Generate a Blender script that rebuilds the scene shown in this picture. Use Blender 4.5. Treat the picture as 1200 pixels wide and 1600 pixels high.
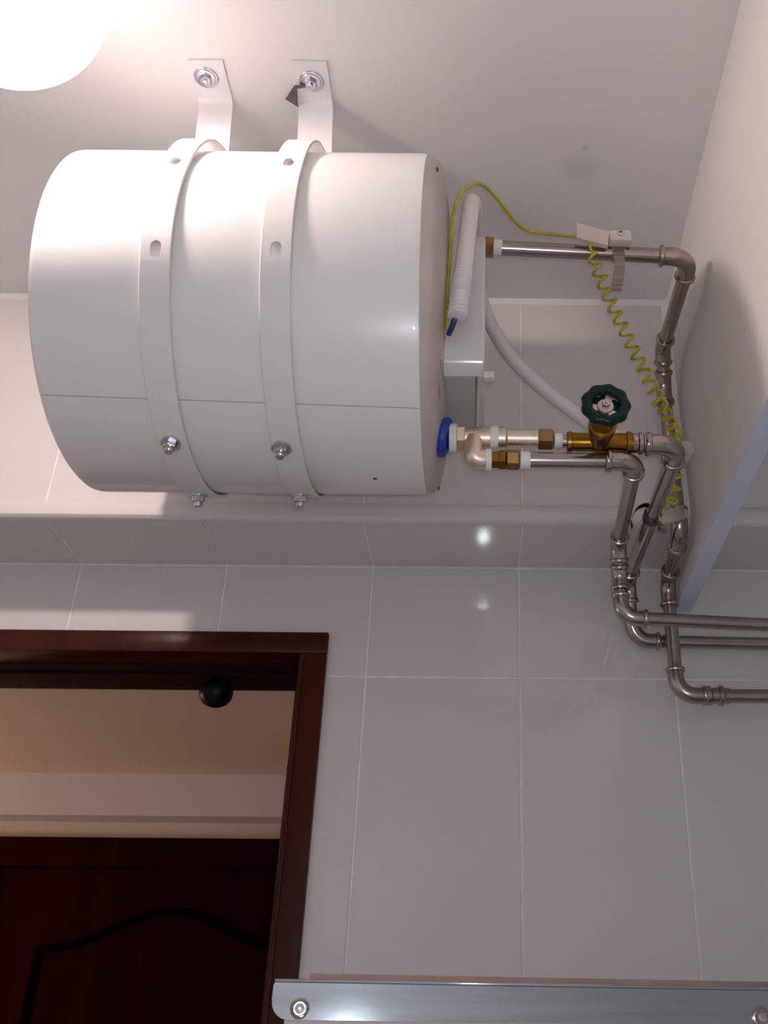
import bpy, bmesh, math, random
from mathutils import Vector, Matrix
random.seed(7)
for o in list(bpy.data.objects): bpy.data.objects.remove(o, do_unlink=True)
S = bpy.context.scene
COL = S.collection
PI = math.pi
Z0 = 1.5                      # eye height above the floor; heights below are given from the eye

# ------------------------------------------------------------------ camera
F_PX, PX, PY, YAW, PITCH, ROLL = 1544.86, 755.09, 800.46, 0.0019, 0.509, 0.0088
cam = bpy.data.cameras.new('camera'); camo = bpy.data.objects.new('camera', cam); COL.objects.link(camo)
cam.sensor_fit = 'VERTICAL'; cam.sensor_height = 36; cam.sensor_width = 27
cam.lens = F_PX * 36 / 1600
cam.shift_x = -(PX - 600) / 1600; cam.shift_y = (PY - 800) / 1600
cam.clip_start = 0.02
fwd = Vector((math.sin(YAW)*math.cos(PITCH), math.cos(YAW)*math.cos(PITCH), math.sin(PITCH)))
rt = Vector((math.cos(YAW), -math.sin(YAW), 0)); up = rt.cross(fwd)
r2 = rt*math.cos(ROLL) + up*math.sin(ROLL); u2 = up*math.cos(ROLL) - rt*math.sin(ROLL)
camo.matrix_world = Matrix(((r2.x, u2.x, -fwd.x, 0), (r2.y, u2.y, -fwd.y, 0), (r2.z, u2.z, -fwd.z, Z0), (0, 0, 0, 1)))
S.camera = camo

# ------------------------------------------------------------------ world, lights, exposure
w = bpy.data.worlds.new('world'); S.world = w; w.use_nodes = True
w.node_tree.nodes['Background'].inputs[0].default_value = (0.5, 0.52, 0.56, 1)
w.node_tree.nodes['Background'].inputs[1].default_value = 0.05
S.view_settings.view_transform = 'Standard'; S.view_settings.look = 'None'
S.view_settings.gamma = 1; S.view_settings.use_curve_mapping = False
S.view_settings.exposure = 0.3
LAMP_EMIT = 600.0             # the bulb
GLOBE_GLOW = 1.5              # light scattered by the frosted glass
def light(name, kind, loc, energy, color, **kw):
    l = bpy.data.lights.new(name, kind); l.energy = energy; l.color = color
    for k, v in kw.items(): setattr(l, k, v)
    o = bpy.data.objects.new(name, l); COL.objects.link(o); o.location = (loc[0], loc[1], loc[2] + Z0); return o
light('phone_torch', 'POINT', (0.012, -0.01, 0.02), 10.0, (0.86, 0.93, 1.0), shadow_soft_size=0.016)
light('corridor_fill_light', 'POINT', (-2.55, 2.45, 0.25), 19.0, (1.0, 0.85, 0.72), shadow_soft_size=0.1)  # unseen light added to brighten the corridor, no lamp modelled

# ------------------------------------------------------------------ materials
def mat(name, col, rough=0.5, metal=0.0, spec=0.5, noise=None, bump=None, emit=None, coat=0.0, trans=0.0):
    m = bpy.data.materials.new(name); m.use_nodes = True
    nt = m.node_tree; b = nt.nodes['Principled BSDF']
    b.inputs['Base Color'].default_value = (*col, 1); b.inputs['Roughness'].default_value = rough
    b.inputs['Metallic'].default_value = metal; b.inputs['Specular IOR Level'].default_value = spec
    b.inputs['Coat Weight'].default_value = coat
    b.inputs['Transmission Weight'].default_value = trans
    tc = nt.nodes.new('ShaderNodeTexCoord')
    if noise:                                   # (scale, amount, stretch xyz)
        mp = nt.nodes.new('ShaderNodeMapping'); mp.inputs['Scale'].default_value = noise[2] if len(noise) > 2 else (1, 1, 1)
        n = nt.nodes.new('ShaderNodeTexNoise'); n.inputs['Scale'].default_value = noise[0]; n.inputs['Detail'].default_value = 5
        mr = nt.nodes.new('ShaderNodeMapRange'); mr.inputs[1].default_value = 0.3; mr.inputs[2].default_value = 0.7
        mr.inputs[3].default_value = 1 - noise[1]; mr.inputs[4].default_value = 1 + noise[1]
        mx = nt.nodes.new('ShaderNodeVectorMath'); mx.operation = 'SCALE'; mx.inputs[0].default_value = col
        nt.links.new(tc.outputs['Object'], mp.inputs[0]); nt.links.new(mp.outputs[0], n.inputs['Vector'])
        nt.links.new(n.outputs[0], mr.inputs[0]); nt.links.new(mr.outputs[0], mx.inputs['Scale'])
        nt.links.new(mx.outputs[0], b.inputs['Base Color'])
    if bump:                                    # (scale, strength, distance)
        n = nt.nodes.new('ShaderNodeTexNoise'); n.inputs['Scale'].default_value = bump[0]; n.inputs['Detail'].default_value = 3
        bp = nt.nodes.new('ShaderNodeBump'); bp.inputs['Strength'].default_value = bump[1]; bp.inputs['Distance'].default_value = bump[2]
        nt.links.new(tc.outputs['Object'], n.inputs['Vector']); nt.links.new(n.outputs[0], bp.inputs['Height'])
        nt.links.new(bp.outputs[0], b.inputs['Normal'])
    if emit:
        b.inputs['Emission Color'].default_value = (*emit[0], 1); b.inputs['Emission Strength'].default_value = emit[1]
    return m
M = {}
M['tile'] = mat('glazed_tile', (0.72, 0.68, 0.655), 0.05, spec=0.5, noise=(1.3, 0.03), bump=(14, 0.006, 0.01))
M['grout'] = mat('pale_grout', (0.86, 0.82, 0.79), 0.6, noise=(30, 0.08))
M['bull'] = mat('glazed_edge_trim', (0.72, 0.69, 0.66), 0.12)
M['paint'] = mat('white_paint', (0.86, 0.85, 0.85), 0.6, noise=(2.0, 0.03), bump=(60, 0.05, 0.002))
M['ceil'] = mat('ceiling_paint', (0.80, 0.775, 0.765), 0.65, noise=(1.8, 0.03), bump=(40, 0.04, 0.002))
M['panel'] = mat('partition_paint', (0.80, 0.76, 0.73), 0.5, noise=(2.5, 0.03), bump=(25, 0.05, 0.002))
M['edge'] = mat('torch_tinted_edge', (0.64, 0.68, 0.82), 0.5, noise=(4, 0.03))  # blue tint stands in for torch light on the partition's underside
M['caulk'] = mat('white_caulk', (0.85, 0.83, 0.81), 0.35)
M['floor'] = mat('floor_tile', (0.62, 0.62, 0.62), 0.3, noise=(6, 0.1))
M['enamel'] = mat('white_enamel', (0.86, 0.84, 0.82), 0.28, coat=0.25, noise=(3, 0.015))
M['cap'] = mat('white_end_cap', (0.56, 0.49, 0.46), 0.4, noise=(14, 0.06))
M['strap'] = mat('white_powder_coat', (0.83, 0.80, 0.78), 0.35, noise=(25, 0.02))
M['bracket'] = mat('white_bracket_paint', (0.78, 0.76, 0.77), 0.38, noise=(20, 0.03))
M['seam'] = mat('seam_shadow', (0.42, 0.40, 0.40), 0.6, noise=(40, 0.1))
M['boxp'] = mat('white_plastic', (0.66, 0.645, 0.63), 0.13, noise=(6, 0.02))
M['basep'] = mat('grey_plastic_base', (0.46, 0.46, 0.445), 0.35, noise=(6, 0.03))
M['steel'] = mat('brushed_stainless', (0.42, 0.355, 0.325), 0.22, metal=1.0, noise=(20, 0.12, (1, 1, 6)))
M['nickel'] = mat('nickel_plated_brass', (0.78, 0.65, 0.54), 0.42, metal=1.0, noise=(30, 0.08), bump=(150, 0.08, 0.001))
M['chrome'] = mat('zinc_bolt', (0.62, 0.62, 0.66), 0.2, metal=1.0, noise=(60, 0.15))
M['brass'] = mat('brass', (0.26, 0.135, 0.02), 0.3, metal=1.0, noise=(40, 0.2))
M['brassd'] = mat('aged_brass', (0.36, 0.22, 0.09), 0.35, metal=1.0, noise=(40, 0.25))
M['tape'] = mat('thread_tape', (0.84, 0.82, 0.79), 0.6, noise=(80, 0.06), bump=(200, 0.3, 0.001))
M['blue'] = mat('blue_plastic', (0.01, 0.05, 0.42), 0.35, noise=(20, 0.05))
M['green'] = mat('dark_green_enamel', (0.002, 0.020, 0.014), 0.35, spec=0.25, noise=(20, 0.15))
M['hub'] = mat('bare_metal_hub', (0.62, 0.53, 0.47), 0.35, metal=0.7, noise=(40, 0.15))
M['yellow'] = mat('yellow_green_insulation', (0.48, 0.42, 0.015), 0.4, noise=(30, 0.25))
M['bluew'] = mat('blue_insulation', (0.02, 0.05, 0.17), 0.4, noise=(30, 0.1))
M['conduit'] = mat('white_conduit', (0.80, 0.74, 0.74), 0.45, noise=(8, 0.03))
M['cream'] = mat('cream_plastic', (0.66, 0.58, 0.52), 0.45, noise=(12, 0.05))
M['dsteel'] = mat('dark_steel_strip', (0.10, 0.085, 0.08), 0.4, metal=1.0, noise=(50, 0.3))
M['tab'] = mat('dull_grey_metal', (0.16, 0.14, 0.14), 0.5, metal=0.6, noise=(40, 0.2))
M['strip'] = mat('perforated_steel_strip', (0.38, 0.32, 0.29), 0.3, metal=1.0, noise=(90, 0.35, (0.1, 0.1, 3)))
M['frame'] = mat('varnished_brown_wood', (0.050, 0.009, 0.0035), 0.3, spec=0.2, noise=(12, 0.35, (1, 1, 0.15)), bump=(50, 0.15, 0.002))
M['lining'] = mat('shaded_matt_lining', (0.022, 0.004, 0.002), 0.65, spec=0.08, noise=(12, 0.3, (1, 1, 0.15)))  # darker copy of the frame brown: shade under the header put into the colour
M['leaf'] = mat('dark_mahogany', (0.016, 0.0009, 0.0006), 0.7, spec=0.02, noise=(10, 0.4, (1, 1, 0.12)))
M['leafd'] = mat('mahogany_moulding', (0.004, 0.0004, 0.0003), 0.8, spec=0.02, noise=(10, 0.3))
M['black'] = mat('black_rubber', (0.003, 0.003, 0.003), 0.35, spec=0.15, noise=(30, 0.1))
M['alu'] = mat('polished_aluminium', (0.42, 0.46, 0.50), 0.075, metal=1.0, noise=(14, 0.16, (0.25, 1, 3)), bump=(30, 0.04, 0.001))
M['screenp'] = mat('milky_panel', (0.70, 0.62, 0.62), 0.3, noise=(3, 0.04))
M['brownst'] = mat('brown_backing', (0.30, 0.20, 0.17), 0.6, noise=(20, 0.15))
M['creamw'] = mat('cream_wall_paint', (0.66, 0.50, 0.39), 0.7, noise=(2, 0.05))
M['lav'] = mat('lilac_white_paint', (0.66, 0.56, 0.58), 0.65, noise=(2, 0.04))
M['lamp'] = mat('lit_diffuser', (0.9, 0.88, 0.87), 0.4, emit=((1.0, 0.83, 0.80), LAMP_EMIT))
def globe_mat():
    m = bpy.data.materials.new('lightly_frosted_globe'); m.use_nodes = True; nt = m.node_tree; nt.nodes.clear()
    out = nt.nodes.new('ShaderNodeOutputMaterial'); tr = nt.nodes.new('ShaderNodeBsdfTransparent'); tr.inputs[0].default_value = (0.72, 0.71, 0.70, 1)
    em = nt.nodes.new('ShaderNodeEmission'); em.inputs[0].default_value = (1.0, 0.86, 0.84, 1); em.inputs[1].default_value = GLOBE_GLOW
    ad = nt.nodes.new('ShaderNodeAddShader'); nt.links.new(tr.outputs[0], ad.inputs[0]); nt.links.new(em.outputs[0], ad.inputs[1]); nt.links.new(ad.outputs[0], out.inputs[0])
    return m
M['globe'] = globe_mat()
M['lampb'] = mat('lamp_rim_metal', (0.62, 0.56, 0.57), 0.35, noise=(8, 0.03))
M['red'] = mat('faded_red_print', (0.36, 0.10, 0.09), 0.6, noise=(60, 0.4))
M['mark'] = mat('brown_speck', (0.16, 0.10, 0.03), 0.6, noise=(60, 0.2))

# a faint grey smudge on the ceiling paint (its own shape, near the pipes)
def add_stain(m, base, spots):
    nt = m.node_tree; b = nt.nodes['Principled BSDF']; src = b.inputs['Base Color'].links[0].from_socket
    geo = nt.nodes.new('ShaderNodeNewGeometry')
    for c, rad, k in spots:
        d = nt.nodes.new('ShaderNodeVectorMath'); d.operation = 'DISTANCE'; d.inputs[1].default_value = (c[0], c[1], c[2] + Z0)
        nt.links.new(geo.outputs['Position'], d.inputs[0])
        mr = nt.nodes.new('ShaderNodeMapRange'); mr.interpolation_type = 'SMOOTHSTEP'
        mr.inputs[1].default_value = 0; mr.inputs[2].default_value = rad; mr.inputs[3].default_value = k; mr.inputs[4].default_value = 1
        nt.links.new(d.outputs['Value'], mr.inputs[0])
        v = nt.nodes.new('ShaderNodeVectorMath'); v.operation = 'SCALE'
        nt.links.new(src, v.inputs[0]); nt.links.new(mr.outputs[0], v.inputs['Scale']); src = v.outputs[0]
    nt.links.new(src, b.inputs['Base Color'])

# ------------------------------------------------------------------ mesh helpers (coordinates from the eye; Z0 added on build)
V = Vector
class MB:
    def __init__(s): s.v = []; s.f = []
    def add(s, vs, fs):
        n = len(s.v); s.v += [V(p) for p in vs]; s.f += [[i + n for i in f] for f in fs]; return s
    def box(s, x0, x1, y0, y1, z0, z1, c=0.0):
        bm = bmesh.new(); bmesh.ops.create_cube(bm, size=1)
        for v in bm.verts:
            v.co = V(((x0+x1)/2 + v.co.x*(x1-x0), (y0+y1)/2 + v.co.y*(y1-y0), (z0+z1)/2 + v.co.z*(z1-z0)))
        if c: bmesh.ops.bevel(bm, geom=bm.edges[:], offset=c, segments=2, affect='EDGES', profile=0.5)
        bm.verts.ensure_lookup_table(); bm.verts.index_update()
        s.add([v.co.copy() for v in bm.verts], [[v.index for v in f.verts] for f in bm.faces]); bm.free(); return s
    def rings(s, rings, cap=True, closed=True):
        n = len(rings[0]); vs = [p for r in rings for p in r]; fs = []
        for i in range(len(rings)-1):
            for j in range(n if closed else n-1):
                k = (j+1) % n; fs.append([i*n+j, i*n+k, (i+1)*n+k, (i+1)*n+j])
        if cap: fs.append(list(range(n))[::-1]); fs.append([(len(rings)-1)*n + j for j in range(n)])
        return s.add(vs, fs)
    def tube(s, path, rad, n=14, cap=True):
        P = [V(p) for p in path]; rings = []; nrm = None
        for i, p in enumerate(P):
            t = (P[min(i+1, len(P)-1)] - P[max(i-1, 0)]).normalized()
            if nrm is None:
                a = V((0, 0, 1)) if abs(t.z) < 0.9 else V((0, 1, 0)); nrm = (a - t*a.dot(t)).normalized()
            else: nrm = (nrm - t*nrm.dot(t)).normalized()
            b = t.cross(nrm); r = rad[i] if isinstance(rad, (list, tuple)) else rad
            rings.append([p + (nrm*math.cos(2*PI*k/n) + b*math.sin(2*PI*k/n))*r for k in range(n)])
        return s.rings(rings, cap)
    def lathe(s, o, d, prof, n=24, rot=0.0):
        o = V(o); d = V(d).normalized(); a = V((0, 0, 1)) if abs(d.z) < 0.9 else V((0, 1, 0))
        u = (a - d*a.dot(d)).normalized(); b = d.cross(u)
        return s.rings([[o + d*t + (u*math.cos(2*PI*k/n+rot) + b*math.sin(2*PI*k/n+rot))*max(r, 1e-5) for k in range(n)] for t, r in prof])
    def prism(s, poly, x0, x1):                       # poly in (y, z), extruded along x
        return s.rings([[V((x0, y, z)) for y, z in poly], [V((x1, y, z)) for y, z in poly]])
    def build(s, name, m, parent=None, angle=35, loc=None):
        me = bpy.data.meshes.new(name)
        base = V(parent['_base']) if parent is not None else V(loc or (0, 0, 0))
        me.from_pydata([tuple(p - base + (V((0, 0, 0)))) for p in s.v], [], s.f); me.update()
        bm = bmesh.new(); bm.from_mesh(me); bmesh.ops.recalc_face_normals(bm, faces=bm.faces[:]); bm.to_mesh(me); bm.free()
        me.shade_smooth(); me.set_sharp_from_angle(angle=math.radians(angle))
        o = bpy.data.objects.new(name, me); COL.objects.link(o); me.materials.append(m)
        o['_base'] = tuple(base)
        if parent is not None: o.parent = parent
        else: o.location = (base.x, base.y, base.z + Z0)
        return o
def tag(o, label, cat, group=None, kind=None):
    o['label'] = label; o['category'] = cat
    if group: o['group'] = group
    if kind: o['kind'] = kind
    return o
def thing(name, base, label, cat, group=None, kind=None):
    o = bpy.data.objects.new(name, None); COL.objects.link(o); o.empty_display_size = 0.05
    o['_base'] = tuple(base); o.location = (base[0], base[1], base[2] + Z0)
    return tag(o, label, cat, group, kind)
def smooth_path(P, k=8):
    P = [V(p) for p in P]; out = []
    for i in range(len(P)-1):
        a, b, c, d = P[max(i-1, 0)], P[i], P[i+1], P[min(i+2, len(P)-1)]
        for j in range(k):
            t = j/k; out.append(0.5*((2*b) + (c-a)*t + (2*a-5*b+4*c-d)*t*t + (3*b-a-3*c+d)*t**3))
    return out + [P[-1]]

# ------------------------------------------------------------------ the room
D, DB, ZC, ZT, ZCE, XR, ZP = 1.8342, 1.6243, 0.8934, 0.6557, 1.4236, 0.3889, 0.7967
JX0, TW, TH = -0.8224, 0.30, 0.60
XL, XRR, YB, ZF = -1.9, 1.7, -0.9, -1.5
XP = XR + 0.034
DX0, DX1, DZ = -1.24, -0.2996, 0.743          # door frame outline on the back wall
G = 0.0021                                    # half a joint
def struct(mb, name, m, label, cat, **k):
    return tag(mb.build(name, m, **k), label, cat, kind='structure')

struct(MB().box(XL-.1, XRR+.1, YB-.1, D+.2, ZF-.1, ZF), 'floor', M['floor'], 'brown tiled floor of the small bathroom', 'floor')
ceil = struct(MB().box(XL-.1, XRR+.1, YB-.1, D+.2, ZCE, ZCE+.1), 'ceiling', M['ceil'], 'white painted flat ceiling above the water heater', 'ceiling')
add_stain(M['ceil'], None, [((0.172, 1.262, ZCE), 0.05, 0.86), ((0.178, 1.217, ZCE), 0.012, 0.85)])
struct(MB().box(XL-.1, XL, YB-.1, D+.2, ZF, ZCE), 'wall_left', M['paint'], 'white wall left of the doorway', 'wall')
struct(MB().box(XRR, XRR+.1, YB-.1, D+.2, ZF, ZCE), 'wall_right', M['paint'], 'white wall beyond the hanging partition', 'wall')
struct(MB().box(XL-.1, XRR+.1, YB-.1, YB, ZF, ZCE), 'wall_front', M['paint'], 'white wall behind the viewer', 'wall')

T = 0.004
TG = 0.0013                                   # joints sit this far behind the glaze
wb = MB()
wb.box(XL, DX0+.02, D+TG, D+.19, ZF, ZCE); wb.box(DX1-.02, XRR, D+TG, D+.19, ZF, ZCE); wb.box(DX0+.02, DX1-.02, D+TG, D+.19, DZ-.02, ZCE)
wall_back = struct(wb, 'wall_back', M['grout'], 'wall of large glossy beige tiles around the brown doorway', 'wall')
LEAN = .037
ZU = ZC - LEAN*(D-DB)                        # height of the beam's front lower edge
wu = MB().prism([(DB+TG, ZU+TG), (D+TG, ZC+TG), (D+TG, ZCE), (DB+TG, ZCE)], XL, XRR)
wall_up = struct(wu, 'wall_upper', M['grout'], 'tiled beam projecting over the doorway behind the water heater', 'wall')

_tile_cache = {}
def tile_mesh(parts, axis):
    key = (tuple(tuple(round(q, 4) for q in p) for p in parts), axis)
    if key in _tile_cache: return _tile_cache[key]
    me = bpy.data.meshes.new('tile'); vs = []; fs = []; c = 0.0012
    e = 1e-4
    for q, (a0, a1, b0, b1) in enumerate(parts):
        n = len(vs); oth = [p for w_, p in enumerate(parts) if w_ != q]
        def shared(side):                              # cut tiles are one piece: no edge where their rectangles meet
            for (c0, c1, d0, d1) in oth:
                ob = min(b1, d1) - max(b0, d0); oa = min(a1, c1) - max(a0, c0)
                if side == 0 and abs(c1-a0) < e and ob > e: return True
                if side == 1 and abs(c0-a1) < e and ob > e: return True
                if side == 2 and abs(d1-b0) < e and oa > e: return True
                if side == 3 and abs(d0-b1) < e and oa > e: return True
            return False
        sh = [shared(k) for k in range(4)]
        for inset, depth in ((0, T), (0, 0.001), (c, 0)):
            x0, x1 = a0 + (0 if sh[0] else inset), a1 - (0 if sh[1] else inset); z0, z1 = b0 + (0 if sh[2] else inset), b1 - (0 if sh[3] else inset)
            for a, b in ((x0, z0), (x1, z0), (x1, z1), (x0, z1)):
                vs.append((a, depth, b) if axis == 'y' else (a, b, depth))
        for r in (0, 4):
            for k in range(4):
                if sh[(2, 1, 3, 0)[k]]: continue
                w2 = (k+1) % 4; fs.append([n+r+k, n+r+w2, n+r+4+w2, n+r+4+k])
        fs.append([n+8, n+9, n+10, n+11])
    me.from_pydata(vs, [], fs)
    bm = bmesh.new(); bm.from_mesh(me); bmesh.ops.recalc_face_normals(bm, faces=bm.faces[:]); bm.to_mesh(me); bm.free()
    me.materials.append(M['tile']); _tile_cache[key] = me; return me
def put_tile(parent, parts, axis, plane):
    ca = sum((p[0]+p[1])/2 for p in parts)/len(parts); cb = sum((p[2]+p[3])/2 for p in parts)/len(parts)
    me = tile_mesh([(p[0]-ca, p[1]-ca, p[2]-cb, p[3]-cb) for p in parts], axis)
    o = bpy.data.objects.new('tile', me); COL.objects.link(o); o.parent = parent
    j = random.uniform(-.0004, .0004)
    if axis == 'y':
        o.location = (ca, plane + j, cb); o.rotation_euler = (random.uniform(-.0012, .0012), 0, random.uniform(-.0012, .0012))
    else:
        o.location = (ca, cb, plane - LEAN*(D-cb)); o.rotation_euler = (LEAN + random.uniform(-.001, .001), random.uniform(-.001, .001), 0)
cols = [JX0 + TW*i for i in range(-4, 10)]
rows = [ZC - .0, ZT, ZT-TH, ZT-2*TH, ZT-3*TH, ZF]
def minus(a0, a1, b0, b1, holes):
    rects = [(a0, a1, b0, b1)]
    for h0, h1, g0, g1 in holes:
        out = []
        for r in rects:
            x0, x1, z0, z1 = r
            if x1 <= h0 or x0 >= h1 or z1 <= g0 or z0 >= g1: out.append(r); continue
            if x0 < h0: out.append((x0, h0, z0, z1))
            if x1 > h1: out.append((h1, x1, z0, z1))
            m0, m1 = max(x0, h0), min(x1, h1)
            if z1 > g1: out.append((m0, m1, g1, z1))
            if z0 < g0: out.append((m0, m1, z0, g0))
        rects = out
    return [r for r in rects if r[1]-r[0] > .01 and r[3]-r[2] > .01]
for i in range(len(cols)-1):
    a0, a1 = max(cols[i]+G, XL), min(cols[i+1]-G, XRR)
    if a1 - a0 < .02: continue
    for k in range(len(rows)-1):                                           # lower wall
        b1, b0 = rows[k]-G*(1 if k else 2), rows[k+1]+(G if k < len(rows)-2 else 0)
        if b1 - b0 < .02: continue
        holes = [(DX0+.004, DX1-.004, ZF-1, DZ-.004), (XR-.001, XP+.001, ZP-.001, ZC+.1)]
        ps = minus(a0, a1, b0, b1, holes)
        if ps: put_tile(wall_back, ps, 'y', D)
    ps = minus(a0, a1, ZC+.028, ZCE-.002, [(XR-.001, XP+.001, 0, 3)])        # face of the beam
    if ps: put_tile(wall_up, ps, 'y', DB)
    ps = minus(a0, a1, DB+.014, D-.001, [(XR-.001, XP+.001, 0, 3)])          # underside of the beam
    if ps: put_tile(wall_up, ps, 'z', ZC)

bull = [(DB+.004, ZC+.0285), (DB-.003, ZC+.0275), (DB-.0065, ZC+.021), (DB-.0075, ZC+.011), (DB-.006, ZU+.006), (DB-.001, ZU+.0005), (DB+.006, ZU-.0012), (DB+.0125, ZU-.0008), (DB+.0125, ZU+.004), (DB+.004, ZU+.004)]
struct(MB().prism(bull, XL, XR), 'trim_1', M['bull'], 'rounded glossy edge trim along the bottom of the tiled beam', 'trim')
struct(MB().prism(bull, XP, XRR), 'trim_2', M['bull'], 'short rounded beam edge trim seen below the hanging partition', 'trim')
bead = [(DB, ZCE), (DB-.009, ZCE), (DB-.005, ZCE-.004), (DB, ZCE-.009)]
struct(MB().prism(bead, XL, XR), 'trim_3', M['caulk'], 'thin white sealant line between ceiling and beam tiles', 'trim')
struct(MB().rings([[V((XR, DB, z)), V((XR-.012, DB, z)), V((XR-.007, DB-.006, z)), V((XR-.002, DB-.014, z)), V((XR, DB-.018, z))] for z in (ZC, ZCE)]), 'trim_4', M['caulk'], 'white sealant strip where the partition meets the beam', 'trim')
part = MB().box(XR, XP, YB, DB, ZP+.003, ZCE); part.box(XR, XP, DB, D, ZP+.003, ZU)
struct(MB().box(XR, XP, YB, D, ZP, ZP+.003), 'trim_6', M['edge'], 'strip under the hanging partition with bluish torch light in its colour', 'trim')
struct(part, 'wall_partition', M['panel'], 'white partition hanging from the ceiling right of the pipes', 'wall')

# ------------------------------------------------------------------ corridor behind the doorway
CY, CZ = 2.94, 0.72
c = MB(); c.box(-3.0, 0.5, CY, CY+.1, ZF, CZ+.1)
struct(c, 'wall_corridor', M['creamw'], 'cream corridor wall seen through the doorway', 'wall')
struct(MB().box(-3.0, 0.5, D+.19, CY+.1, CZ, CZ+.1), 'ceiling_corridor', M['creamw'], 'cream corridor ceiling seen under the door header', 'ceiling')
struct(MB().box(-3.0, 0.5, D+.19, CY+.1, ZF-.1, ZF), 'floor_corridor', M['floor'], 'floor of the corridor behind the doorway', 'floor')
struct(MB().box(-3.1, -3.0, D+.19, CY+.1, ZF, CZ+.1), 'wall_corridor_left', M['creamw'], 'end wall of the corridor left of the doorway', 'wall')
struct(MB().box(0.4, 0.5, D+.19, CY, ZF, CZ), 'wall_corridor_right', M['creamw'], 'end wall of the corridor right of the doorway', 'wall')
struct(MB().box(-3.0, 0.4, CY-.09, CY, .6025, CZ), 'trim_5', M['lav'], 'lilac white boxed band along the top of the corridor wall', 'trim')

# doorway frame
d1 = thing('door_1', (-.77, D, ZF), 'varnished dark brown wooden frame of the bathroom doorway', 'door', kind='structure')
IX0, IX1, IZ = DX0+.053, -.3525, .6995
MB().box(DX0, DX1, D-.012, D+.06, IZ, DZ, .003).build('header', M['frame'], d1)
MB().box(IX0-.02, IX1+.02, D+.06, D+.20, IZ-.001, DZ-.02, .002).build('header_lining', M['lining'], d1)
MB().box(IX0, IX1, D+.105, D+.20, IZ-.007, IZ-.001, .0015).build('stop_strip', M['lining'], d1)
for a, b in ((IX1, DX1), (DX0, IX0)):
    MB().box(a, b, D-.012, D+.06, ZF, IZ, .003).build('jamb', M['frame'], d1)
    s = 1 if a == IX1 else -1
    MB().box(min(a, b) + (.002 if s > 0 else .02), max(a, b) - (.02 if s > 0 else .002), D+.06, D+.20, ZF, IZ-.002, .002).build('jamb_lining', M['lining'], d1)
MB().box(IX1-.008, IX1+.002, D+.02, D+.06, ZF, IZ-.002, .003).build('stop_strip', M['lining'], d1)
# beads along the jamb face
MB().box(IX1+.006, IX1+.010, D-.0145, D-.011, ZF, IZ-.01, .001).build('bead', M['frame'], d1)

# door across the corridor
d2 = thing('door_2', (-.84, CY, ZF), 'dark mahogany panelled door across the corridor with arched panel', 'door', kind='structure')
MB().box(-1.46, -.22, CY-.03, CY, .475, .555, .004).build('header', M['leaf'], d2)
MB().box(-1.46, -1.37, CY-.03, CY, ZF, .475, .004).build('jamb', M['leaf'], d2)
MB().box(-.31, -.22, CY-.03, CY, ZF, .475, .004).build('jamb', M['leaf'], d2)
leaf = MB().box(-1.37, -.31, CY-.012, CY, ZF+.01, .475, .001).build('leaf', M['leaf'], d2)
arch = [(-1.19, -.75), (-1.19, .255)]
for k in range(25):
    t = k/24; x = -1.19 + .70*t; s = (1 - math.cos(2*PI*t))/2; arch.append((x, .262 + .098*s**1.1))
arch += [(-.49, .255), (-.49, -.75)]
path = [(x, CY-.016, z) for x, z in arch] + [(-1.19, CY-.016, -.75)]
MB().tube(path, .012, 8).build('moulding', M['leafd'], leaf)
pan = MB(); pts = [(x*.94 + (-.84)*.06, z*.97) for x, z in arch[1:-1]] + [(-.511, -.70), (-1.169, -.70)]
pan.rings([[V((x, CY-.012, z)) for x, z in pts], [V((x, CY-.020, z)) for x, z in pts]]); pan.build('raised_panel', M['leaf'], leaf)

# round black stop under the header
ks = thing('door_stop', (-.542, D+.125, IZ-.002), 'round black knob hanging under the doorway header', 'door stop')
MB().lathe((-.542, D+.125, IZ-.006), (0, 0, -1), [(0, .022), (.004, .0225), (.006, .016), (.012, .016)], 24).build('base_plate', M['black'], ks)
MB().lathe((-.542, D+.125, IZ-.014), (0, 0, -1), [(0, .018), (.004, .028), (.012, .0335), (.024, .0345), (.036, .032), (.046, .024), (.052, .012), (.054, 0)], 28).build('knob', M['black'], ks)

# ------------------------------------------------------------------ ceiling lamp: frosted globe on a short collar
LX, LY, LZ, LR = -.649, .8276, 1.271, .1298
lp = thing('ceiling_lamp', (LX, LY, ZCE), 'glowing round white globe lamp fixed to the ceiling', 'lamp')
MB().lathe((LX, LY, ZCE), (0, 0, -1), [(0, .062), (.006, .062), (.012, .052), (.030, .048), (.032, .044)], 40).build('collar', M['lampb'], lp)
prof = [(-LR*math.cos(PI*k/36), LR*math.sin(PI*k/36)) for k in range(5, 37)]
MB().lathe((LX, LY, LZ), (0, 0, -1), prof, 64).build('globe', M['globe'], lp, 80)
bl = MB().lathe((LX, LY, LZ), (0, 0, -1), [(-.118, .013), (-.085, .013), (-.080, .020), (-.030, .036), (-.006, .040), (-.005, .089), (-.002, .090), (-.0015, .036)], 28).build('bulb_light_shield', M['lampb'], lp)  # invented, unseen inside the globe: wide plate keeps bulb light off the ceiling
MB().lathe((LX, LY, LZ), (0, 0, -1), [(-.003, .0362)] + [(.036*math.sin(PI/2*k/10), .036*math.cos(PI/2*k/10)) for k in range(0, 11)], 28).build('bulb', M['lamp'], lp, 80)

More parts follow.
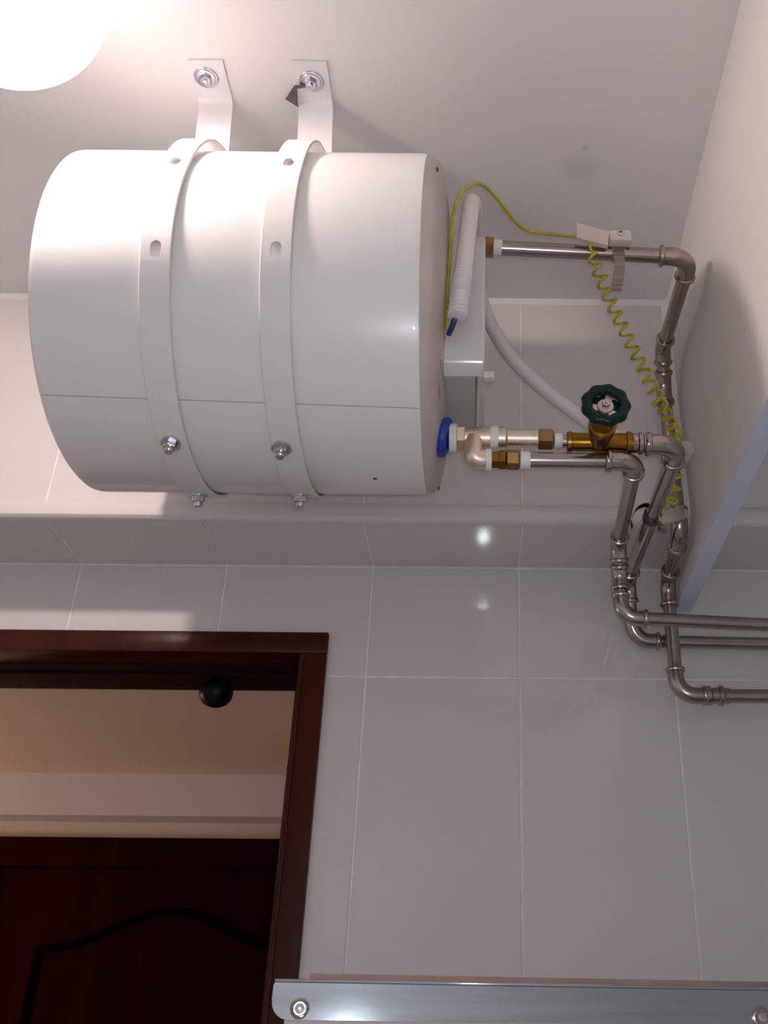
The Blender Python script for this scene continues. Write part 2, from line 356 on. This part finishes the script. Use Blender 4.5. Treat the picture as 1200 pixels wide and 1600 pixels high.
# ------------------------------------------------------------------ water heater
TY, TZ, TR = 1.235, 1.022, .264
def cyl(x, th, r):                                       # th = 0 faces the room, 90 is up
    t = math.radians(th); return V((x, TY - r*math.cos(t), TZ + r*math.sin(t)))
heater = thing('water_heater', (-.345, TY, TZ-TR), 'large white cylindrical water heater hung below the ceiling', 'water heater')
MB().lathe((0, TY, TZ), (1, 0, 0), [(-.590, 0), (-.604, .12), (-.6085, .2), (-.6085, .252), (-.607, .259), (-.603, .2632), (-.598, TR), (-.45, TR), (-.25, TR), (-.094, TR), (-.086, .2630)], 128).build('shell', M['enamel'], heater, 40)
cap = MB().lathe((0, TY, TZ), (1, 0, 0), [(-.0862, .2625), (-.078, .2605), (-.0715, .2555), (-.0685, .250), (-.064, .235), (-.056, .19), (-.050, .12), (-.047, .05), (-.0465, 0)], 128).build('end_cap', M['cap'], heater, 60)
for a in (24, -118, 135):
    MB().lathe(cyl(-.0700, a, .253), (1, 0, 0), [(0, .0035), (.002, .0035), (.003, .002), (.003, 0)], 10).build('screw', M['dsteel'], cap)
sm = MB(); A = []; B = []
for k in range(41):
    t = k/40; x = -.602 + .514*t; th = -60.2 - 3.2*t
    A.append(cyl(x, th-.13, TR+.0004)); B.append(cyl(x, th+.13, TR+.0004))
sm.rings([A, B, [p + V((0, .0006, .0006)) for p in B]], False, False); sm.build('seam', M['seam'], heater)
MB().lathe(cyl(-.1591, -95.7, TR-.0005), cyl(0, -95.7, 1) - cyl(0, -95.7, 0), [(0, .0034), (.0012, .003), (.0014, 0)], 9).build('speck', M['mark'], heater)

def rrect(y0, y1, z0, z1, r, n=7):
    out = []
    for cy, cz, a in ((y1-r, z1-r, 0), (y0+r, z1-r, 90), (y0+r, z0+r, 180), (y1-r, z0+r, 270)):
        for k in range(n+1):
            t = math.radians(a + 90*k/n); out.append((cy + r*math.cos(t), cz + r*math.sin(t)))
    return out
def rbody(mb, secs):                                    # secs: (x, y0, y1, z0, z1, r)
    return mb.rings([[V((x, y, z)) for y, z in rrect(a, b, c_, d_, r)] for x, a, b, c_, d_, r in secs])
def cover_profile(y0, y1, z0, z1, r, end):               # (y, z): back top, round the front, stops part way under
    o = [(y1, z1)]
    for k in range(9):
        a = math.radians(90 + 90*k/8); o.append((y0 + r + r*math.cos(a), z1 - r + r*math.sin(a)))
    for k in range(9):
        a = math.radians(180 + end*k/8); o.append((y0 + r + r*math.cos(a), z0 + r + r*math.sin(a)))
    return o
pr = cover_profile(1.117, 1.345, .856, 1.136, .046, 64); pi_ = cover_profile(1.121, 1.345, .860, 1.132, .042, 64)
tc = MB().prism(pr + pi_[::-1], -.064, -.0045).build('terminal_cover', M['boxp'], heater, 30)
lo = pr + [(1.150, .8665), (1.345, .8665)]
MB().rings([[V((x, y + (1.23-y)*k, z + (1.0-z)*k)) for y, z in lo] for x, k in ((-.0046, 0), (-.001, 0), (.0015, .012), (.0022, .035))]).build('lid', M['boxp'], tc, 30)
rbody(MB(), [(-.062, 1.150, 1.343, .8665, 1.12, .010), (-.012, 1.150, 1.343, .8665, 1.12, .010), (-.010, 1.152, 1.341, .869, 1.118, .010)]).build('terminal_base', M['basep'], tc, 30)
MB().box(.001, .016, 1.126, 1.138, .846, .858, .0015).build('latch', M['boxp'], tc)
# faded red print on the end cap under the terminal cover
for r0, a0, a1, wd in ((.228, -64, -59, .004), (.218, -54, -50, .003), (.206, -60, -52, .0025), (.196, -44, -36, .003)):
    q = MB(); xx = -.0618 + (.232-r0)*.19
    q.rings([[cyl(xx, a0 + (a1-a0)*k/6, r0 + wd/2) for k in range(7)], [cyl(xx + wd*.19, a0 + (a1-a0)*k/6, r0 - wd/2*math.sin(PI*(k+.5)/7)) for k in range(7)]], False, False)
    q.build('print', M['red'], cap)

# ------------------------------------------------------------------ mounting straps
def radius_off(th):                                     # the strap lifts off the shell towards the ceiling leg
    if th > 12: k = min(1, (th-12)/52); return .003 + .017*k*k*(3-2*k)
    if th < -192: k = min(1, (-192-th)/52); return .003 + .017*k*k*(3-2*k)
    return .003
def strap(xb, xt0, xt1, boltx, bolty, b1, b2, label, tagp=False):
    t = thing('mounting_strap', (xb, 1.13, ZCE), label, 'strap', 'straps holding the water heater')
    W = .0205; TK = .0035
    def P(x, th, h): return cyl(x, th, TR + radius_off(th) + h)
    mb = MB()
    slots = [18.6, -17.4]
    segs = []; th = 66.5
    ends = []
    for s_ in slots: ends.append((s_+3.6, s_-3.6))
    bounds = [66.5] + [e for p in ends for e in p] + [-246.5]
    for q in range(0, len(bounds), 2):
        a, b = bounds[q], bounds[q+1]; n = max(2, int(abs(a-b)/3))
        secs = []
        for k in range(n+1):
            th = a + (b-a)*k/n
            secs.append([P(xb-W, th, 0), P(xb-W, th, TK*.7), P(xb-W+.001, th, TK), P(xb+W-.001, th, TK), P(xb+W, th, TK*.7), P(xb+W, th, 0)])
        mb.rings(secs, q in (0, len(bounds)-2))
    for s_ in slots:                                    # punched slots: real openings
        n = 28; out = []; inn = []; bot = []
        ha = 3.6; hw = .0072; hl = 2.55 - hw/TR*57.3*.0
        for k in range(n):
            ph = 2*PI*(k+.5)/n; cx, cs = math.cos(ph), math.sin(ph)
            m = max(abs(cx), abs(cs)); out.append((cx/m, cs/m))
            # stadium
            L = .0045; ux, us = hw*cx, hw*cs + (L if cs > 0 else -L); inn.append((ux, us))
        O = [P(xb + u*(W-.001), s_ + v*ha, TK) for u, v in out]
        I = [P(xb + u, s_ + math.degrees(v/TR), TK) for u, v in inn]
        Bt = [P(xb + u, s_ + math.degrees(v/TR), 0) for u, v in inn]
        mb.rings([O, I, Bt], False)
        for sg in (-1, 1):
            mb.rings([[P(xb+sg*W, s_+ha*k, 0), P(xb+sg*W, s_+ha*k, TK*.7), P(xb+sg*(W-.001), s_+ha*k, TK)] for k in (1, .33, -.33, -1)], False, False)
    mb.build('band', M['strap'], t, 30)
    # ceiling leg: bent flat bar, front and back
    def leg(sg):
        yv = TY - .1055*sg; yp = yv - .082*sg
        prof = [(yp, ZCE-.0005)] + [(yv - sg*.014, ZCE-.0005)]
        for k in range(1, 6):
            a = math.radians(90*k/6); prof.append((yv - sg*.014 + sg*.014*math.sin(a), ZCE-.0005-.014 + .014*math.cos(a)))
        prof += [(yv, ZCE-.02), (yv, 1.275)]
        m_ = MB(); secs = []
        n = len(prof)
        for i, (y, z) in enumerate(prof):
            a = prof[max(i-1, 0)]; b = prof[min(i+1, n-1)]
            ty, tz = b[0]-a[0], b[1]-a[1]; l = math.hypot(ty, tz); ny, nz = tz/l*sg, -ty/l*sg
            f = min(1, max(0, (ZCE - z)/.14)); xc = xt0 + (xt1-xt0)*f
            hw = .0285
            secs.append([V((xc-hw, y, z)), V((xc+hw, y, z)), V((xc+hw, y+ny*.004, z+nz*.004)), V((xc-hw, y+ny*.004, z+nz*.004))])
        m_.rings(secs); return m_.build('ceiling_leg', M['bracket'], t, 25)
    for sg in (1, -1):
        l = leg(sg)
        by = bolty if sg > 0 else 2*TY - bolty
        bz = ZCE-.0045
        an = MB().lathe((boltx, by, bz), (0, 0, -1), [(0, .0200), (.0015, .0200), (.0024, .0190), (.0024, .0165), (.004, .0155), (.0045, .0130)], 28).build('anchor_washer', M['chrome'], t)
        MB().lathe((boltx, by, bz-.0045), (0, 0, -1), [(0, .0105), (.0055, .0105), (.0065, .009), (.0065, .005), (.010, .005), (.011, .003)], 6).build('anchor_nut', M['chrome'], an)
    if tagp:
        g = MB(); zz = ZCE-.010
        g.rings([[V((boltx-.012, bolty+.003, zz)), V((boltx-.028, bolty+.004, zz)), V((boltx-.047, bolty+.028, zz-.003)), V((boltx-.027, bolty+.042, zz-.005)), V((boltx-.025, bolty+.010, zz)), V((boltx-.010, bolty+.007, zz))],
                 [V((boltx-.012, bolty+.003, zz-.0015)), V((boltx-.028, bolty+.004, zz-.0015)), V((boltx-.047, bolty+.028, zz-.0045)), V((boltx-.027, bolty+.042, zz-.0065)), V((boltx-.025, bolty+.010, zz-.0015)), V((boltx-.010, bolty+.007, zz-.0015))]])
        g.build('metal_tab', M['tab'], t)
    # rivet on the leg
    MB().lathe((xt1-.002, 1.13-.001, 1.312), (0, -1, 0), [(0, .005), (.0015, .0045), (.0025, .002), (.0026, 0)], 14).build('rivet', M['strap'], t)
    for th, dx in b1, b2:
        o = cyl(xb+dx, th, TR+.0065); dr = cyl(0, th, 1) - cyl(0, th, 0)
        bo = MB().lathe(o, dr, [(0, .0145), (.0022, .0145), (.003, .0135)], 24).build('bolt_washer', M['chrome'], t)
        MB().lathe(o + dr*.003, dr, [(0, .0102), (.0075, .0102), (.0085, .009)], 6).build('nut', M['chrome'], bo)
        MB().lathe(o + dr*.0115, dr, [(0, .0065), (.006, .0065), (.0075, .005), (.0075, 0)], 16).build('bolt_end', M['chrome'], bo)
strap(-.436, -.4565, -.4455, -.4615, 1.0784, (-76, -.002), (-111, -.004), 'white mounting strap around the heater nearest the round ceiling lamp')
strap(-.2765, -.2875, -.2775, -.2888, 1.0836, (-77.6, -.007), (-110, -.004), 'white mounting strap around the heater with metal tab at its anchor bolt', True)

# ------------------------------------------------------------------ pipes
R_P = .0120
def fillet(pts, rad):
    P = [V(p) for p in pts]; arcs = []
    for i in range(1, len(P)-1):
        a = (P[i-1]-P[i]); b = (P[i+1]-P[i]); la, lb = a.length, b.length; a /= la; b /= lb
        ang = a.angle(b); d = min(rad/math.tan(ang/2), la*.45, lb*.45); r = d*math.tan(ang/2)
        c_ = P[i] + (a+b).normalized()*(r/math.sin(ang/2)); s0, s1 = P[i]+a*d, P[i]+b*d
        u = (s0-c_); v = (s1-c_); tot = u.angle(v); ax = u.cross(v).normalized(); n = 9
        arcs.append((s0, s1, [c_ + Matrix.Rotation(tot*k/n, 3, ax) @ u for k in range(n+1)], -a, b))
    return P, arcs
def pipe_run(t, pts, rad=.034, sock=.020, r=R_P, beads=True):
    P, arcs = fillet(pts, rad)
    cur = P[0]
    for s0, s1, arc, din, dout in arcs:
        MB().tube([cur, s0], r, 18).build('pipe', M['steel'], t)
        el = MB().tube([s0 - din*sock] + arc + [s1 + dout*sock], r*1.2, 18).build('elbow', M['steel'], t)
        for c_, d_ in ((s0 - din*sock, din), (s1 + dout*(sock-.009), dout)):
            MB().lathe(c_, d_, [(0, r*1.2), (.001, r*1.36), (.0035, r*1.46), (.006, r*1.46), (.0085, r*1.36), (.0095, r*1.2)], 18).build('press_ring', M['steel'], el)
        cur = s1
    MB().tube([cur, P[-1]], r, 18).build('pipe', M['steel'], t)

hot = thing('hot_water_pipe', (.345, 1.58, .606), 'stainless pipe leaving the heater top and dropping down the tiled corner', 'pipe')
pipe_run(hot, [(-.02, 1.25, 1.2155), (.350, 1.25, 1.196), (.348, 1.515, 1.214), (.356, 1.58, 1.165), (.361, 1.58, .842), (.368, 1.770, .833), (.368, 1.770, .6015), (.9, 1.770, .6015)], r=.0128)
MB().lathe((-.05, 1.25, 1.217), (1, 0, 0), [(0, .012), (.05, .012)], 16).build('stub', M['brassd'], hot)
MB().lathe((.0008, 1.25, 1.2145), (1, -.0, -.05), [(0, .0165), (.002, .0182), (.013, .0182), (.0155, .0165)], 6).build('nut', M['brassd'], hot)
MB().lathe((.0165, 1.25, 1.2138), (1, 0, -.05), [(0, .0135), (.012, .0138), (.014, .0128)], 18).build('thread_tape', M['tape'], hot)
MB().lathe((.418, 1.770, .6015), (1, 0, 0), [(0, .015), (.004, .0185), (.010, .0185), (.013, .0155), (.024, .0155), (.027, .0195), (.033, .0195), (.037, .0155), (.046, .015)], 18).build('coupling', M['steel'], hot)

# safety valve screwed into the cold inlet
vy, vz = 1.22, .8065
X = (1, 0, 0)
sv = thing('safety_valve', (-.05, vy, vz-.05), 'nickel plated safety valve screwed into the blue marked heater inlet', 'valve')
MB().lathe((-.0545, vy, vz), (1, -.06, -.24), [(-.004, .0300), (-.002, .0308), (.003, .0298), (.006, .0240)], 32).build('blue_washer', M['blue'], sv)
MB().lathe((-.0485, vy, vz), X, [(0, .0205), (.002, .0212), (.010, .0212), (.011, .0195)], 24).build('white_collar', M['tape'], sv)
MB().lathe((-.038, vy, vz), X, [(0, .0185), (.0015, .0205), (.011, .0205), (.0125, .0185)], 6, .26).build('hex_nut', M['nickel'], sv)
MB().lathe((-.026, vy, vz), X, [(0, .0165), (.036, .0168), (.060, .0168), (.062, .0150), (.063, .0140), (.104, .0138), (.108, .0145)], 24).build('body', M['nickel'], sv)
MB().lathe((.0115, vy, vz), X, [(0, .0172), (.001, .0182), (.011, .0182), (.012, .0172)], 24).build('white_ring', M['tape'], sv)
MB().tube(smooth_path([(-.0125, vy-.004, vz-.005), (-.0125, vy-.006, vz-.026), (-.0115, vy-.006, vz-.036), (-.004, vy-.004, vz-.0395), (.006, vy-.002, vz-.0395)], 5), .0142, 20).build('drain_outlet', M['nickel'], sv)
MB().lathe((.082, vy, vz-.0015), X, [(0, .014), (.001, .0162), (.0205, .0162), (.0225, .014)], 6, .2).build('union_nut', M['brassd'], sv)
# drain pipe with brass coupling
dz = vz - .0385
dp = thing('drain_pipe', (.2, 1.3, .70), 'stainless drain pipe with brass coupling under the safety valve', 'pipe')
MB().lathe((.005, vy-.001, dz), X, [(0, .0150), (.001, .0160), (.008, .0160), (.009, .015)], 22).build('white_ring', M['tape'], dp)
MB().lathe((.014, vy-.001, dz), X, [(0, .0125), (.010, .0128), (.011, .0148), (.020, .0148), (.021, .012)], 6, .2).build('coupling', M['brass'], dp)
MB().lathe((.0355, vy-.001, dz), X, [(0, .0130), (.001, .0150), (.017, .0150), (.019, .0125)], 6, .35).build('nut', M['brassd'], dp)
MB().lathe((.055, vy-.001, dz), X, [(0, .0115), (.001, .0130), (.013, .0130), (.015, .0118)], 20).build('thread_tape', M['tape'], dp)
pipe_run(dp, [(.068, 1.219, dz), (.2235, 1.219, dz-.0005), (.249, 1.592, .829), (.2525, 1.628, .775), (.252, 1.632, .6985), (.9, 1.66, .682)], rad=.03, sock=.017, r=.0118)

# stop valve with hand wheel
st = thing('stop_valve', (.172, vy, vz-.03), 'brass stop valve with dark green hand wheel', 'valve')
sz = .8005
MB().lathe((.106, vy, sz+.002), X, [(0, .0105), (.002, .0115), (.010, .0115), (.012, .0105)], 20).build('thread_tape', M['tape'], st)
MB().lathe((.116, vy, sz+.001), X, [(0, .0098), (.012, .0098)], 18).build('nipple', M['steel'], st)
body = MB().lathe((.124, vy, sz), X, [(0, .0130), (.001, .0160), (.007, .0163), (.008, .0142), (.036, .0142), (.044, .0165), (.056, .0165), (.062, .0142), (.087, .0142), (.088, .0166), (.095, .0166), (.0965, .014)], 24).build('body', M['brass'], st)
MB().lathe((.172, vy+.004, sz), (0, -1, 0), [(0, .0165), (.018, .0155), (.034, .0185), (.046, .0205), (.050, .0205), (.052, .0165), (.060, .0155), (.066, .0120), (.078, .0115), (.080, .006), (.098, .005)], 24).build('bonnet', M['brass'], st)
wy = 1.123
hw_ = MB(); N = 90; m = 12; rg = []
for k in range(N):
    ph = 2*PI*k/N; lob = .0008*math.cos(9*ph + .4); ring = []
    for j in range(m):
        a = 2*PI*j/m; rr = .0262 + lob + .0080*math.cos(a)*(1 + (.06*math.cos(9*ph+.4) if math.cos(a) > 0 else 0)); dy = .0080*math.sin(a)
        ring.append(V((.1705 + rr*math.cos(ph), wy + dy, .7985 + rr*math.sin(ph))))
    rg.append(ring)
hw_.rings(rg + [rg[0]], False)
wheel = hw_.build('hand_wheel', M['green'], st, 60)
MB().lathe((.1705, wy+.009, .7985), (0, -1, 0), [(0, .021), (.002, .021), (.0025, .019)], 32).build('dish', M['green'], wheel)
for k in range(3):
    a = 2*PI*k/3 + .12 + (PI if k else PI)
    q = MB(); c0, s0 = math.cos(a), math.sin(a)
    pl = []
    for u, v in ((.004, -.006), (.012, -.0045), (.0165, -.0065), (.0195, -.0045), (.0200, 0), (.0195, .0045), (.0165, .0065), (.012, .0045), (.004, .006)):
        pl.append((.1705 + u*c0 - v*s0, .7985 + u*s0 + v*c0))
    q.rings([[V((x, wy+.006, z)) for x, z in pl], [V((x, wy+.003, z)) for x, z in pl]]); q.build('spoke', M['hub'], wheel)
MB().lathe((.1705, wy+.007, .7985), (0, -1, 0), [(0, .0118), (.005, .0118), (.0062, .0108), (.0062, .008)], 24).build('hub', M['hub'], wheel)
nt_ = MB().lathe((.1705, wy+.001, .7985), (0, -1, 0), [(0, .0058), (.005, .0058), (.006, .005), (.006, .0026), (.003, .0024), (.003, 0)], 6).build('spindle_nut', M['chrome'], wheel)

cold = thing('cold_water_pipe', (.29, 1.4, .70), 'stainless pipe from the stop valve passing under the tiled beam', 'pipe')
pipe_run(cold, [(.2195, vy, sz-.001), (.2895, vy, .796), (.2915, 1.775, .842), (.300, 1.813, .7265), (.9, 1.813, .7185)], rad=.036, sock=.019, r=.0125)
MB().lathe((.219, vy, sz-.001), X, [(0, .0140), (.002, .0152), (.005, .0145), (.009, .0145), (.011, .0168), (.016, .0168), (.018, .0145), (.026, .0145)], 18).build('coupling', M['steel'], cold)

# ------------------------------------------------------------------ white conduit
cp = smooth_path([(-.0360, 1.072, .910), (-.0300, 1.07, .985), (-.0240, 1.074, 1.075), (-.0210, 1.088, 1.138), (-.0190, 1.118, 1.180), (-.0160, 1.180, 1.222), (-.020, 1.270, 1.262), (-.020, 1.340, 1.262), (-.006, 1.385, 1.225), (.012, 1.40, 1.174), (.052, 1.41, 1.103), (.108, 1.42, 1.043), (.165, 1.43, .998), (.212, 1.44, .968), (.262, 1.45, .955), (.31, 1.455, .95), (.378, 1.52, .985)], 60)
rad = []; L_ = 0
for i, p in enumerate(cp):
    if i: L_ += (p - cp[i-1]).length
    amp = .0024 if L_ < .06 else (.0024 - .0022*(L_-.06)/.03 if L_ < .09 else .0002)
    rad.append((.0130 if L_ < .3 else .0125) + amp*math.sin(2*PI*L_/.0068))
tag(MB().tube(cp, rad, 16).build('cable_conduit', M['conduit'], None, 60, loc=tuple(cp[0])), 'white corrugated cable conduit looping over the terminal cover', 'conduit')

# ------------------------------------------------------------------ wires
ew = thing('earth_wire', (-.053, 1.1, .905), 'yellow green earth wire from heater to pipe clamp with coiled tail', 'wire')
MB().tube(smooth_path([(-.050, 1.100, .906), (-.0525, 1.088, .925), (-.0520, 1.082, .975), (-.0490, 1.074, 1.035), (-.0470, 1.067, 1.092), (-.0395, 1.067, 1.135), (-.0250, 1.072, 1.166), (-.0080, 1.088, 1.189), (.0130, 1.125, 1.207), (.045, 1.17, 1.202), (.067, 1.2, 1.207), (.098, 1.213, 1.2115), (.158, 1.217, 1.2075)], 8), .0027, 10).build('straight_wire', M['yellow'], ew)
ax = smooth_path([(.176, 1.219, 1.200), (.184, 1.23, 1.168), (.201, 1.25, 1.126), (.243, 1.29, 1.044), (.284, 1.34, .990), (.319, 1.40, .968), (.341, 1.45, .955), (.340, 1.475, .905), (.333, 1.49, .862), (.318, 1.50, .848)], 40)
ln = [0]
for i in range(1, len(ax)): ln.append(ln[-1] + (ax[i]-ax[i-1]).length)
co = []; nrm = V((1, 0, 0)); turns = 24
for i, p in enumerate(ax):
    t = (ax[min(i+1, len(ax)-1)] - ax[max(i-1, 0)]).normalized(); nrm = (nrm - t*nrm.dot(t)).normalized(); b = t.cross(nrm)
    f = ln[i]/ln[-1]; r_ = .0094*min(1, f/.06)
    if ln[i] < .02: r_ *= .5
    a = 2*PI*turns*f; co.append(p + (nrm*math.cos(a) + b*math.sin(a))*r_)
cs = []
for i in range(len(co)-1): cs += [co[i], (co[i]+co[i+1])/2]
MB().tube(smooth_path(co, 3), .0025, 8).build('coiled_wire', M['yellow'], ew)
tag(MB().tube(smooth_path([(-.036, 1.073, .925), (-.0405, 1.078, .912), (-.0440, 1.088, .906), (-.0490, 1.103, .905)], 6), .0042, 10).build('supply_wire', M['bluew'], None, loc=(-.044, 1.085, .906)), 'short blue wire coming out of the conduit end at the heater', 'wire')

# ------------------------------------------------------------------ earth clamp on the hot pipe
ec = thing('earth_clamp', (.226, 1.25, 1.19), 'metal earth clamp with cream sleeve and dangling strip on upper pipe', 'clamp')
sl = MB(); fr = [(.155, 1.237), (.209, 1.217), (.205, 1.186), (.154, 1.203)]
sl.rings([[V((x, 1.214, z)) for x, z in fr], [V((x, 1.222, z)) for x, z in fr]]); sl.build('cable_sleeve', M['cream'], ec)
px_ = .226; pz_ = 1.2038
MB().lathe((px_-.011, 1.25, pz_), X, [(0, .0128), (0, .0155), (.022, .0155), (.022, .0128)], 28).build('band', M['strip'], ec)
MB().box(.209, .247, 1.218, 1.236, 1.203, 1.226, .003).build('clamp_block', M['cream'], ec)
MB().lathe((.228, 1.218, 1.217), (0, -1, 0), [(0, .0055), (.003, .0055), (.004, .004), (.004, 0)], 16).build('screw', M['nickel'], ec)
MB().box(.2255, .2305, 1.2125, 1.2143, 1.2162, 1.2178).build('screw_slot', M['dsteel'], ec)
tp = smooth_path([(.226, 1.233, 1.200), (.2258, 1.231, 1.185), (.2235, 1.228, 1.150), (.2190, 1.222, 1.118), (.2130, 1.212, 1.087)], 5)
tm = MB(); tm.rings([[p + V((-.009, 0, 0)), p + V((.009, 0, 0)), p + V((.009, .0015, 0)), p + V((-.009, .0015, 0))] for p in tp]); tm.build('strip_tail', M['strip'], ec)

# ------------------------------------------------------------------ support clamp between the pipes under the beam
pc = thing('pipe_clamp', (.29, 1.5, .82), 'dark banded pipe clamp with pale arm tying two pipes below beam', 'clamp')
by_ = 1.47; bz_ = .8158
dv = V((.001, .535, .042)).normalized()
MB().lathe(V((.290, by_, bz_)) - dv*.009, dv, [(0, .0126), (0, .0156), (.018, .0156), (.018, .0126)], 24).build('band', M['dsteel'], pc)
MB().lathe((.296, by_-.006, bz_-.008), (.25, -.35, -.9), [(0, .0045), (.022, .0045), (.023, .0075), (.028, .0075), (.029, .0045), (.033, .0045)], 12).build('clamp_bolt', M['steel'], pc)
tl = smooth_path([(.288, by_-.012, bz_+.010), (.276, by_-.012, bz_+.014), (.262, by_-.006, bz_+.008), (.254, by_+.004, bz_-.008), (.256, by_+.006, bz_-.020)], 5)
tq = MB(); tq.rings([[p + V((0, -.006, 0)), p + V((0, .006, 0)), p + V((.001, .006, .002)), p + V((.001, -.006, .002))] for p in tl]); tq.build('strip_tail', M['dsteel'], pc)
am = MB(); a0, a1 = V((.298, by_-.012, bz_-.014)), V((.366, 1.556, .874))
am.rings([[p + V((0, -.004, -h)), p + V((0, .004, -h)), p + V((0, .004, h)), p + V((0, -.004, h))] for p, h in ((a0, .007), (a0*.6+a1*.4, .012), (a1, .013))]); am.build('arm', M['cream'], pc)
MB().lathe((.361, 1.58, .868), (0, 0, 1), [(0, .0132), (0, .0165), (.02, .0165), (.02, .0132)], 24).build('pipe_ring', M['cream'], pc)
# small saddle clip on the partition
cl = thing('wall_clip', (XR, 1.56, 1.0), 'small white saddle clip on the partition beside coiled wire', 'clip')
MB().box(XR-.014, XR, 1.538, 1.585, .985, 1.015, .004).build('saddle', M['caulk'], cl)
for y in (1.545, 1.578):
    MB().lathe((XR-.013, y, 1.0), (-1, 0, 0), [(0, .004), (.002, .0035), (.003, 0)], 10).build('screw', M['dsteel'], cl)

# ------------------------------------------------------------------ screen with aluminium top rail
sc = thing('shower_screen', (-.2415, 1.30, ZF), 'milky screen panel with screwed aluminium top rail in front of doorway', 'screen')
RX0, RX1 = -.2415, .95
o_ = [(RX1, .0435), (RX1, .0830), (RX0+.002, .0830), (RX0, .0800), (RX0-.0004, .066)]
for k in range(9):
    a = math.radians(180 + 90*k/8); o_.append((RX0 + .020 + .020*math.cos(a), .0635 + .020*math.sin(a)))
rl = MB(); rl.rings([[V((x, 1.3005, z)) for x, z in o_], [V((x, 1.300, z)) for x, z in o_], [V((x, 1.312, z)) for x, z in o_]])
rail = rl.build('top_rail', M['alu'], sc, 30)
MB().box(RX0+.001, RX1, 1.2965, 1.314, .0832, .0868, .0012).build('rail_lip', M['alu'], rail)
MB().box(-.20, RX1, 1.316, 1.332, .02, .0945, .002).build('backing_strip', M['brownst'], sc)
MB().box(-.2255, RX1, 1.303, 1.316, ZF+.02, .0450, .002).build('panel', M['screenp'], sc)
MB().box(-.2415, RX1, 1.300, 1.318, ZF, ZF+.02, .002).build('bottom_rail', M['alu'], sc)
for x, z in ((-.2085, .0555), (.3570, .0530)):
    sw = MB().lathe((x, 1.3, z), (0, -1, 0), [(0, .0115), (.0016, .0115), (.0024, .0095), (.0010, .0075), (.0010, .006)], 24).build('screw', M['strip'], rail)
    MB().lathe((x, 1.299, z), (0, -1, 0), [(0, .0055), (.0015, .005), (.002, .002), (.0008, .0015), (.0008, 0)], 16).build('screw_head', M['chrome'], sw)

sc.rotation_euler.z = .12
for o in bpy.data.objects:
    if '_base' in o: del o['_base']
